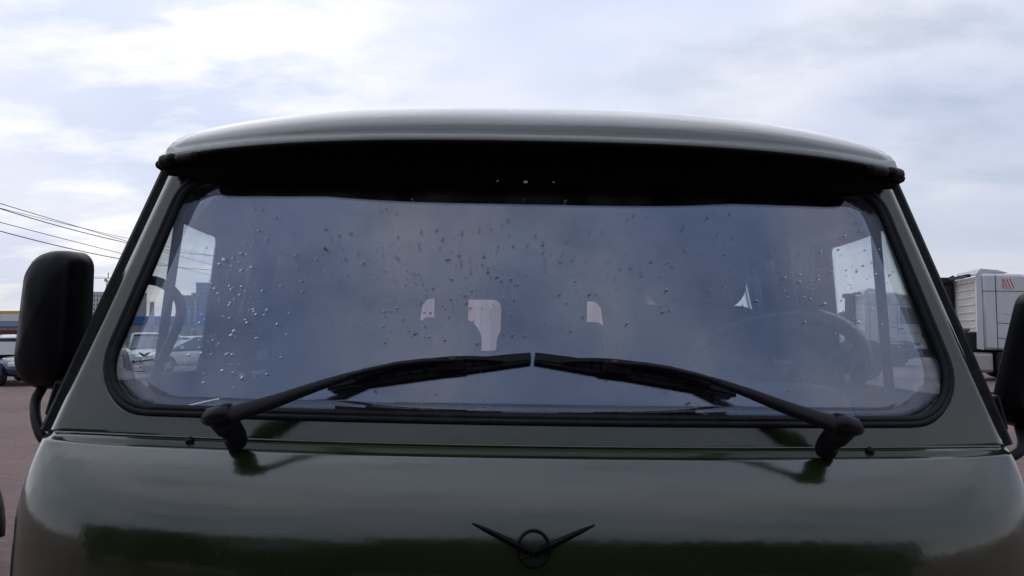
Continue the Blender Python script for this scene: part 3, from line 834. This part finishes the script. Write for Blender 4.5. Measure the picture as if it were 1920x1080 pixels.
# --- side walls
def side_x(y, z):
    if z <= 1.415:
        base = 0.892 + 0.043 * smooth01((1.415 - z) / 0.12); pil = base
    else:
        base = 0.893 - 0.093 * (z - 1.415) / 0.515; pil = 0.892 - 0.157 * (z - 1.415) / 0.515
    t = smooth01((y - 0.38) / 0.55)
    return pil * (1 - t) + base * t
def grid_side(name, s, y0, y1, z0, z1, m, parent, ny=12, nz=10, lead=None):
    v, f = [], []
    for i in range(ny + 1):
        for k in range(nz + 1):
            z = z0 + (z1 - z0) * k / nz; y = y0 + (y1 - y0) * i / ny
            v.append((s * side_x(y, z), y, z))
    for i in range(ny):
        for k in range(nz):
            a = i * (nz + 1) + k; q = (a, a + nz + 1, a + nz + 2, a + 1); f.append(q if s > 0 else q[::-1])
    return link_mesh(name, v, f, m, parent, True, solid=0.02)
door_open = [(0.50, 1.482), (1.045, 1.482), (0.965, 1.842), (0.572, 1.842)]
for s in (-1, 1):
    door = empty('door', (0, 0, 0), van)
    fn = lambda y, z, s=s: Vector((s * side_x(y, z), y, z))
    o4 = rounded_poly([(0.415, 1.40), (1.26, 1.40), (1.26, 1.925), (0.520, 1.925)], 0.004, 6, 8)
    i4 = rounded_poly(door_open, [0.02, 0.04, 0.03, 0.012], 6, 8)
    ring_panel('window_frame', o4, i4, fn, 'paint', door, rows=4, solid=0.018, offset=-s)
    grid_side('door_skin', s, 0.425, 1.26, 0.60, 1.397, 'paint', door)
    fill_panel('door_glass', i4, lambda y, z, s=s: Vector((s * (side_x(y, z) - 0.015), y, z)), 'sideglass', door, rows=4, solid=0.004)
    MB().tube([Vector((s * (side_x(y, z) - 0.015), y, z)) for y, z in ((0.768, 1.484), (0.640, 1.846))], 1, sec=[(-0.011, -0.007), (0.011, -0.007), (0.011, 0.007), (-0.011, 0.007)], up=(1, 0, 0)).build('window_divider', 'rubber', door)
    MB().tube([Vector((s * (side_x(q.x, q.y) - 0.016), q.x, q.y)) for q in i4], 1, closed=True, sec=[(-0.005, -0.008), (0.005, -0.008), (0.005, 0.008), (-0.005, 0.008)], up=(1, 0, 0)).build('window_seal', 'interior', door)
    # dusty rubber edge of the door running up the pillar
    ed = [Vector((s * (0.892 - 0.157 * (z - 1.415) / 0.515 + 0.005), frame_fn(0.892 - 0.157 * (z - 1.415) / 0.515, z).y + 0.012, z)) for z in [1.402 + 0.0261 * k for k in range(21)]]
    MB().tube(ed, 0.0165, sec=[(-1, -0.9), (1, -0.9), (1, 0.5), (0.6, 0.85), (-0.6, 0.85), (-1, 0.5)], up=(s, -0.25, 0.1)).build('door_edge_seal', 'dirty_rubber', door)
    MB().box((s * 0.95, 1.15, 1.15), (0.03, 0.14, 0.03)).build('door_handle', 'plastic', door, bevel=0.008)
    MB().tube([(s * 0.898, 0.47, 1.43), (s * 0.90, 0.47, 1.50)], 0.017, 10).build('hinge', 'plastic', door, True)
    grid_side('side_wall', s, 1.262, 4.26, 0.60, 1.5045, 'paint', van, ny=16)
    if s < 0:
        grid_side('upper_side_wall', s, 1.262, 4.26, 1.505, 1.93, 'paint', van, ny=16, nz=5)
    else:
        grid_side('upper_side_wall', s, 1.262, 1.5645, 1.505, 1.93, 'paint', van, ny=4, nz=5)
        grid_side('upper_side_wall', s, 2.6155, 4.26, 1.505, 1.93, 'paint', van, ny=10, nz=5)
        sw_o = rounded_poly([(1.565, 1.505), (2.615, 1.505), (2.615, 1.93), (1.565, 1.93)], 0.003, 6, 8)
        sw_i = rounded_poly([(1.605, 1.55), (2.54, 1.55), (2.54, 1.862), (1.635, 1.862)], 0.05, 6, 8)
        ring_panel('side_window_frame', sw_o, sw_i, fn, 'paint', van, rows=3, solid=0.02, offset=-1)
        fill_panel('side_window', sw_i, lambda y, z: Vector((side_x(y, z) - 0.008, y, z)), 'sideglass', van, rows=4)
    # rear doors with rounded windows
    rear = empty('rear_door', (0, 0, 0), van)
    rf = lambda x, z, s=s: Vector((s * x * side_x(3, z) / 0.885, 4.27, z))
    ro = rounded_poly([(0.004, 1.40), (0.875, 1.40), (0.875, 1.93), (0.004, 1.93)], 0.003, 6, 8)
    ri = rounded_poly([(0.080, 1.475), (0.676, 1.475), (0.676, 1.835), (0.080, 1.835)], 0.06, 6, 8)
    ring_panel('window_frame', ro, ri, rf, 'paint', rear, rows=3, solid=0.02, offset=0)
    fill_panel('door_glass', ri, lambda x, z, s=s: rf(x, z, s) + Vector((0, 0.004, 0)), 'sideglass', rear, rows=3)
    MB().box((s * 0.44, 4.27, 1.0), (0.86, 0.03, 0.80)).build('door_skin', 'paint', rear, bevel=0.01)

# --- roof
def lip(t): return Vector((0.722 * t, 0.297 + 0.153 * abs(t) ** 2.6, 1.943 - 0.006 * abs(t) ** 4))
outl = [lip(-1 + k / 20) for k in range(41)]
for y in (0.50, 0.58, 0.70, 0.85, 1.05, 1.3, 1.7, 2.2, 2.8, 3.4, 3.9, 4.15): outl.append(Vector((side_x(y, 1.93) + 0.012, y, 1.937)))
for a in (20, 45, 70): outl.append(Vector((0.69 + 0.122 * math.cos(R(a)), 4.18 + 0.122 * math.sin(R(a)), 1.937)))
rr = [Vector((0.55 - 0.11 * k, 4.30, 1.937)) for k in range(6)]
right = outl[41:]
outl = outl + rr[:-1] + [Vector((0, 4.30, 1.937))] + [Vector((-q.x, q.y, q.z)) for q in reversed(rr[:-1])] + [Vector((-q.x, q.y, q.z)) for q in reversed(right)]
def roof_mesh(name, m, dz=0.0, shrink=1.0, hh=0.150, skirt=True):
    n = len(outl); v, f = [], []
    lv = ([(1.0, -0.006), (1.003, 0.0)] if skirt else []) + [(s_, None) for s_ in (1.0, 0.995, 0.985, 0.97, 0.95, 0.925, 0.89, 0.85, 0.8, 0.74, 0.66, 0.56, 0.44, 0.3, 0.15, 0.0)]
    for s_, z in lv:
        for q in outl:
            c = Vector((0, max(0.95, min(3.6, q.y)), q.z)); p = c + (q - c) * s_ * shrink
            p.z += (hh * (1 - min(1, s_) ** 2.5) ** 0.52 if z is None else z) + dz; v.append(p)
    for r in range(len(lv) - 1):
        for k in range(n): f.append((r * n + k, r * n + (k + 1) % n, (r + 1) * n + (k + 1) % n, (r + 1) * n + k))
    return link_mesh(name, v, f, m, van, True, solid=0.0)
roof = roof_mesh('roof', 'paint')
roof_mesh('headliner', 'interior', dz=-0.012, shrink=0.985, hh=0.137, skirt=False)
gut = [q + Vector((0, 0, -0.008)) for q in outl if q.y > 0.49]
MB().tube(gut, 0.009, 8).build('rain_gutter', 'rubber', roof, True)

# --- visor: black underside reaching from the roof lip back to the top of the windscreen
v, f = [], []; NT_, NR_ = 56, 10
for k in range(NT_ + 1):
    t = -1 + 2 * k / NT_
    a = lip(t) + Vector((0, -0.002, -0.010))
    xr = 0.712 * t; zr_ = 1.876 + 0.020 * smooth01((abs(t) - 0.84) / 0.16)
    b = W(xr, zr_, 0.020)
    for r in range(NR_ + 1):
        q = r / NR_; p = a.lerp(b, q); p.z += 0.014 * math.sin(q * math.pi); v.append(p)
for k in range(NT_):
    for r in range(NR_): i = k * (NR_ + 1) + r; f.append((i, i + 1, i + NR_ + 2, i + NR_ + 1))
visor = link_mesh('visor', v, f, 'visor', van, True, solid=0.006, offset=1)
for t0, t1_, rad in ((-0.872, 0.872, 0.0055), (0.884, 0.952, 0.011), (-0.952, -0.884, 0.011), (0.962, 1.004, 0.0135), (-1.004, -0.962, 0.0135)):
    nn = 40 if t0 < 0 < t1_ else 8
    pts = [lip(t0 + (t1_ - t0) * k / nn) + Vector((0, -0.004, -0.010 - (0.004 if abs(t0) > 0.87 and not t0 < 0 < t1_ else 0))) for k in range(nn + 1)]
    rads = [rad * (0.8 if (k in (0, nn) and rad > 0.006) else 1.0) for k in range(nn + 1)]
    MB().tube(pts, rads, 10).build('visor_lip', 'plastic' if rad > 0.006 else 'visor', visor, True)
for x, r_ in ((-0.068, 0.0020), (-0.016, 0.0044), (0.036, 0.0022)):
    p = W(x, 1.8815, 0.034)
    MB().lathe([(r_, 0.0), (r_, 0.002), (r_ * 0.6, 0.003)], n=12).build('visor_screw', 'steel', visor, True).matrix_local = Matrix.Translation(p) @ WN_.to_track_quat('Z', 'Y').to_matrix().to_4x4()

# --- wipers, mirror images of each other
def wiper(s):
    root = empty('wiper', (0, 0, 0), van)
    X = lambda x, z, off: Vector((s * x, W(x, z, off).y, z))
    # rubber boot on the shelf
    b0 = Vector((s * 0.502, 0.284, 1.402))
    m = MB().tube([b0, b0 + Vector((0, -0.004, 0.009)), b0 + Vector((-s * 0.003, -0.014, 0.021)), b0 + Vector((s * 0.004, -0.032, 0.036)), b0 + Vector((s * 0.010, -0.052, 0.050))], [0.016, 0.019, 0.0165, 0.021, 0.019], 14)
    m.build('pivot_boot', 'rubber', root, True)
    head = [Vector((s * 0.536, 0.230, 1.450)), Vector((s * 0.526, 0.226, 1.455)), Vector((s * 0.506, 0.224, 1.460)), Vector((s * 0.490, 0.224, 1.464))]
    MB().tube(head, [0.009, 0.0155, 0.0175, 0.0155], 10).build('arm_head', 'wiper', root, True)
    chan = catmull([Vector((s * 0.496, 0.219, 1.459)), X(0.43, 1.481, 0.078), X(0.36, 1.507, 0.064), X(0.300, 1.527, 0.054)], 4)
    auto_smooth(MB().tube(chan, [0.0145 - 0.0090 * (k / 12) ** 0.8 for k in range(13)], sec=[(-1, -0.5), (1, -0.5), (1.0, 0.1), (0.85, 0.38), (0.5, 0.55), (0, 0.6), (-0.5, 0.55), (-0.85, 0.38), (-1.0, 0.1)], up=WN_).build('arm', 'wiper', root), 45)
    rod = [X(0.315, 1.5225, 0.056), X(0.281, 1.5325, 0.051), X(0.232, 1.5435, 0.047), X(0.19, 1.549, 0.044), X(0.145, 1.552, 0.040)]
    MB().tube(rod, 0.0050, 8).build('arm_rod', 'wiper', root, True)
    A, B = (0.357, 1.501), (0.004, 1.556)
    blade = empty('blade', (0, 0, 0), root) if False else None
    up2 = Vector((A[1] - B[1], A[0] - B[0])).normalized()
    def bp(t, h, off):
        x = A[0] + (B[0] - A[0]) * t + up2.x * h * 0.6; z = A[1] + (B[1] - A[1]) * t + up2.y * h - 0.006 * 4 * t * (1 - t) * 0
        return X(x, z, off)
    arch = lambda t: 0.004 + 0.017 * (1 - abs(2 * t - 1) ** 1.8)
    N = 24
    MB().tube([bp(k / N, 0.0, 0.010) for k in range(N + 1)], 1, sec=[(-0.006, -0.010), (0.006, -0.010), (0.008, 0.006), (-0.008, 0.006)], up=WN_).build('rubber_blade', 'rubber', root)
    MB().tube([bp(k / N, 0.004 + 0.006 * math.sin(math.pi * k / N), 0.016) for k in range(N + 1)], 1, sec=[(-0.0065, -0.003), (0.0065, -0.003), (0.0065, 0.003), (-0.0065, 0.003)], up=WN_).build('blade_spine', 'wiper', root)
    MB().tube([bp(0.14 + 0.72 * k / N, arch(k / N) + 0.001, 0.030) for k in range(N + 1)], 1, sec=[(-0.003, -0.005), (0.003, -0.005), (0.003, 0.005), (-0.003, 0.005)], up=WN_).build('blade_bridge', 'wiper', root)
    for t in (0.16, 0.24, 0.32, 0.40, 0.48, 0.56, 0.64, 0.72, 0.80, 0.85):
        tt = (t - 0.14) / 0.72; h = arch(tt)
        MB().tube([bp(t, 0.0, 0.014), bp(t, h, 0.029)], 0.0024 + 0.002 * (0.4 < t < 0.7), 6).build('blade_claw', 'wiper', root)
    c = bp(0.60, 0.010, 0.030)
    MB().box(c, (0.050, 0.016, 0.020), ry=s * R(6)).build('adapter', 'wiper', root, bevel=0.003)
    MB().box(c + Vector((s * 0.004, -0.004, 0.0095)), (0.028, 0.014, 0.005), ry=s * R(6)).build('adapter_clip', 'brown_clip', root, bevel=0.001)
    return root
for s in (-1, 1): wiper(s)

# --- emblem on the nose
emb = empty('emblem', (0, 0, 0), van)
def nose_y(z):
    for p, q in zip(prof, prof[1:]):
        if q.y - 0.006 <= z <= p.y - 0.006: return p.x + (q.x - p.x) * ((p.y - 0.006 - z) / max(1e-6, p.y - q.y))
    return 0.166
ring = []
for k in range(40):
    a = 2 * math.pi * k / 40; z = 1.2695 + 0.0255 * math.sin(a); ring.append(Vector((0.0245 * math.cos(a), nose_y(z) - 0.004, z)))
MB().tube(ring, 0.0026, 8, closed=True).build('ring', 'plastic', emb, True)
for s in (-1, 1):
    pts = [(s * x, nose_y(z) + 0.02 * (x / 0.09) ** 2 * 0.25 - o_, z) for x, z, o_ in ((0, 1.2655, 0.013), (0.03, 1.2775, 0.011), (0.06, 1.2895, 0.008), (0.0955, 1.3025, 0.005))]
    MB().tube(pts, [0.0068, 0.0056, 0.0044, 0.0030], sec=[(-1, -0.8), (1, -0.8), (0, 0.9)], up=(0, -1, 0.3)).build('wing', 'plastic', emb)
MB().tube([(-0.021, nose_y(1.256) - 0.007, 1.2565), (-0.002, nose_y(1.263) - 0.010, 1.2635)], 0.0016, 6).build('bar', 'plastic', emb)
for x in (-0.595, 0.595):
    p = Vector((x, 0.266 + 0.04, 1.402))
    MB().lathe([(0.0075, -0.003), (0.0078, 0.001), (0.0066, 0.005), (0.003, 0.0078)], (x, 0.318, 1.4025), n=16).build('washer_nozzle', 'plastic', van, True)

# --- mirrors
def mirror(s, c, tilt, arm):
    root = empty('side_mirror', (0, 0, 0), van)
    w_, h = 0.122, 0.276
    lo = rounded_poly([(-w_ / 2, -h / 2), (w_ / 2, -h / 2), (w_ / 2 - 0.004, h / 2), (-w_ / 2 + 0.022, h / 2)], [0.05, 0.035, 0.035, 0.055], 7, 5)
    if s > 0: lo = [Vector((-q.x, q.y)) for q in reversed(lo)]
    rot = Matrix.Rotation(R(tilt), 3, 'Y') @ Matrix.Rotation(R(12 * s), 3, 'Z')
    v, f = [], []; n = len(lo)
    lv = [(0.955, 0.034), (1.0, 0.03), (1.0, 0.0), (0.985, -0.02), (0.94, -0.036), (0.84, -0.047), (0.6, -0.054), (0.3, -0.057), (0.0, -0.058)]
    for sc, y in lv:
        for q in lo: v.append(rot @ Vector((q.x * (1 - (1 - sc) * 1.25 if sc > 0.5 else sc), y, q.y * sc)) + Vector(c))
    for r in range(len(lv) - 1):
        for k in range(n): f.append((r * n + k, (r + 1) * n + k, (r + 1) * n + (k + 1) % n, r * n + (k + 1) % n))
    auto_smooth(link_mesh('housing', v, f, 'plastic', root), 60)
    link_mesh('mirror_glass', [rot @ Vector((q.x * 0.95, 0.030, q.y * 0.95)) + Vector(c) for q in lo], [tuple(range(n))], 'mirror', root, False)
    MB().tube(catmull(arm, 5), 0.0095, 10).build('arm', 'rubber', root, True)
    MB().box((s * 0.898, 0.445, 1.462), (0.022, 0.04, 0.07), ry=s * R(-14)).build('bracket', 'plastic', root, bevel=0.006)
mirror(-1, (-0.948, 0.50, 1.612), 0, [(-0.957, 0.50, 1.50), (-0.962, 0.49, 1.475), (-0.966, 0.48, 1.452), (-0.945, 0.45, 1.420), (-0.918, 0.43, 1.388), (-0.892, 0.43, 1.37)])
mirror(1, (1.030, 0.50, 1.560), 14, [(0.985, 0.50, 1.46), (0.98, 0.49, 1.43), (0.965, 0.46, 1.405), (0.94, 0.44, 1.385), (0.892, 0.43, 1.37)])

# --- cabin
cabin = empty('cabin', (0, 0, 0), van)
dp = rounded_poly([(0.37, 1.20), (0.62, 1.20), (0.60, 1.42), (0.37, 1.425)], [0.01, 0.02, 0.04, 0.01], 5, 3)
MB().prism([(q.x, q.y) for q in dp], lambda u, w, d: (d, u, w), -0.82, 0.82).build('dashboard', 'dash', cabin, True)
bp_ = rounded_poly([(-0.13, 1.38), (0.13, 1.38), (0.105, 1.508), (-0.105, 1.508)], [0.005, 0.005, 0.04, 0.04], 6, 4)
MB().prism([(q.x + 0.50, q.y) for q in bp_], lambda u, w, d: (u, d, w), 0.42, 0.56).build('instrument_binnacle', 'dash', cabin, bevel=0.01)
sw = empty('steering_wheel', (0, 0, 0), van)
sn = Vector((0, 0.66, 0.75)); su = Vector((1, 0, 0)); sv = sn.cross(su)
cen = Vector((0.555, 0.70, 1.512))
MB().tube([cen + (su * math.cos(a) + sv * math.sin(a)) * 0.205 for a in [2 * math.pi * k / 48 for k in range(48)]], 0.0165, 10, closed=True).build('rim', 'wheelrim', sw, True)
for a in (R(90), R(210), R(330)):
    MB().tube([cen - sn * 0.02, cen + (su * math.cos(a) + sv * math.sin(a)) * 0.203], 0.012, 8).build('spoke', 'seat', sw, True)
MB().tube([cen, cen - sn * 0.05], 0.045, 16).build('hub', 'seat', sw, True)
MB().tube([cen - sn * 0.04, cen - sn * 0.5], 0.022, 10).build('column', 'dash', sw, True)
MB().tube(catmull([(-0.82, 0.55, 1.700), (-0.775, 0.57, 1.694), (-0.742, 0.58, 1.664), (-0.735, 0.58, 1.62), (-0.757, 0.57, 1.55), (-0.775, 0.56, 1.495), (-0.785, 0.55, 1.42)], 5), 0.0105, 10).build('grab_handle', 'grab', cabin, True)

def seat(x, y, w, zb, ztop, hw, hz0, hz1, rl=0.10, rr=0.10, hr=0.06):
    root = empty('seat', (x, y, 0), van)
    bk = rounded_poly([(-w / 2, zb), (w / 2, zb), (w / 2 - 0.01, ztop), (-w / 2 + 0.01, ztop)], [0.03, 0.03, rr, rl], 8, 4)
    MB().prism([(q.x, q.y) for q in bk], lambda u, w_, d: (u, d + 0.1 * (w_ - zb), w_), 0.0, 0.12).build('backrest', 'seat', root, bevel=0.02)
    MB().box((0, -0.2, zb), (w, 0.48, 0.14)).build('cushion', 'seat', root, bevel=0.03)
    hd = rounded_poly([(-hw / 2, hz0), (hw / 2, hz0), (hw / 2, hz1), (-hw / 2, hz1)], hr, 7, 4)
    MB().prism([(q.x, q.y) for q in hd], lambda u, w_, d: (u, d, w_), 0.06, 0.15).build('headrest', 'seat', root, bevel=0.015)
    return root
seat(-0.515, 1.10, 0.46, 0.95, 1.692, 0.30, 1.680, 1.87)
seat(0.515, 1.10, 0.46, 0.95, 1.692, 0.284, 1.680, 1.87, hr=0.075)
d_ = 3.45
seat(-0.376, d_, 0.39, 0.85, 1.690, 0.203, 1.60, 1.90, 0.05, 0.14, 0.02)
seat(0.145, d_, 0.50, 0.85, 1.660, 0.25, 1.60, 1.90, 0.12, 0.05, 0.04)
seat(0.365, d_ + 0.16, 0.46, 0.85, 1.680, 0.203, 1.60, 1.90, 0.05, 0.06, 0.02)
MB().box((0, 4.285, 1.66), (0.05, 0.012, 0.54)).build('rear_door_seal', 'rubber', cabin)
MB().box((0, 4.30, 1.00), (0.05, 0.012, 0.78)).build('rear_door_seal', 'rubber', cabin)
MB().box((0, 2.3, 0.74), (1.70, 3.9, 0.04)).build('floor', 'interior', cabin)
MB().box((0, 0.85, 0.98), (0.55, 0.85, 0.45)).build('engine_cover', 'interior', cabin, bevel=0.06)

# --- small things low on the van
for s in (-1, 1):
    hl = empty('headlight', (s * 0.66, 0.23, 0.98), van)
    MB().lathe([(0.10, 0.06), (0.10, -0.03), (0.09, -0.04)], axis='Y', n=28).build('bezel', 'paint', hl, True)
    MB().lathe([(0.085, -0.03), (0.08, -0.05), (0.05, -0.062), (0.01, -0.066)], axis='Y', n=28).build('lens', 'lamp', hl, True)
    for y in (0.95, 3.25): make_wheel(van, (s * 0.72, y, 0.38), 0.38, 0.22)
MB().box((0, 0.08, 0.62), (1.75, 0.1, 0.14)).build('bumper', 'chassis', van, bevel=0.02)

# --- rain drops, the maker's mark and a seed on the windscreen
def drop_mesh():
    r = random.Random(21); v, f = [], []
    def add(x, z, rad, el, hgt, ang):
        if not (abs(x) < 0.783 - 0.27 * (z - 1.46) - 0.012 and 1.49 < z < 1.86): return
        c = W(x, z, 0.0022); ux = Vector((math.cos(ang), 0, math.sin(ang))); ux = (ux - WN_ * ux.dot(WN_)).normalized(); uz = ux.cross(WN_)
        b = len(v); n = 9
        j = [r.uniform(0.85, 1.15) for _ in range(n)]
        for rr_, hh in ((1.0, 0.0), (0.86, 0.5), (0.5, 0.86)):
            for k in range(n):
                a = 2 * math.pi * k / n
                v.append(c + (ux * math.cos(a) * el + uz * math.sin(a)) * rad * rr_ * j[k] + WN_ * hgt * hh)
        v.append(c + WN_ * hgt); v.append(c)
        for q in range(2):
            for k in range(n): f.append((b + q * n + k, b + q * n + (k + 1) % n, b + (q + 1) * n + (k + 1) % n, b + (q + 1) * n + k))
        for k in range(n): f.append((b + 2 * n + k, b + 2 * n + (k + 1) % n, b + 3 * n)); f.append((b + (k + 1) % n, b + k, b + 3 * n + 1))
    cl = [(-0.545, 1.64, 0.045, 0.08, 150, 1.25), (-0.50, 1.70, 0.10, 0.07, 40, 0.9), (-0.25, 1.72, 0.15, 0.07, 150, 1.3), (-0.17, 1.66, 0.10, 0.08, 80, 1.3), (0.05, 1.72, 0.16, 0.07, 90, 1.25),
          (0.25, 1.74, 0.14, 0.05, 60, 1.25), (0.47, 1.72, 0.08, 0.07, 60, 1.2), (0.60, 1.74, 0.05, 0.06, 45, 1.25), (0.0, 1.70, 0.42, 0.10, 190, 1.0), (0.2, 1.6, 0.4, 0.06, 50, 0.8)]
    for x, z, sx, sz, n, sc in cl:
        for _ in range(n):
            rad = sc * (0.0005 + 0.0016 * r.random() ** 2.0)
            add(r.gauss(x, sx), r.gauss(z, sz), rad, r.uniform(1.0, 2.0), rad * r.uniform(0.3, 0.5), r.uniform(0, 1.2))
    return v, f
t = NT('rain_water')
gb = t.new('ShaderNodeBsdfGlass'); gb.inputs['IOR'].default_value = 1.33; gb.inputs['Roughness'].default_value = 0.0
gb.inputs['Color'].default_value = (0.97, 0.98, 1, 1)
t.link(gb.outputs[0], t.out.inputs['Surface']); M['water'] = t.m
v, f = drop_mesh()
tag(link_mesh('rain_drops', v, f, 'water', glass, True), 'scattered small rain drops on the glass', kind='stuff')
def gl(x, z): return W(x, z, 0.0012)
mk = MB()
mx, mz = -0.712, 1.548
for s in (-1, 1):
    mk.add([gl(mx, mz + 0.001), gl(mx + s * 0.006, mz + 0.0045), gl(mx + s * 0.013, mz + 0.006), gl(mx + s * 0.0075, mz + 0.0015), gl(mx, mz - 0.003)], [(0, 1, 2, 3, 4)])
pts = [gl(mx - 0.020 + 0.0017 * k, mz - 0.0125 + 0.00022 * k + 0.0012 * math.sin(k * 2.1) * (k < 20)) for k in range(25)]
mk.tube(pts, [0.0022, 0.0024, 0.002] + [0.0011] * 22, 5)
mk.tube([gl(mx - 0.004 , mz - 0.021), gl(mx - 0.0025, mz - 0.0215)], 0.0014, 5)
mk.tube([gl(mx - 0.016, mz - 0.030), gl(mx - 0.006, mz - 0.0295), gl(mx + 0.008, mz - 0.0285)], 0.0006, 5)
mk.build('maker_mark', 'mark', glass)
for x, z, r_ in ((-0.388, 1.752, 0.0032), (0.275, 1.483, 0.0024), (-0.30, 1.615, 0.0012)):
    MB().lathe([(r_ * 0.6, -0.001), (r_, 0.0), (r_ * 0.6, 0.0012)], W(x, z, 0.0035), axis='Y', n=10).build('stuck_seed', 'seed', glass, True)
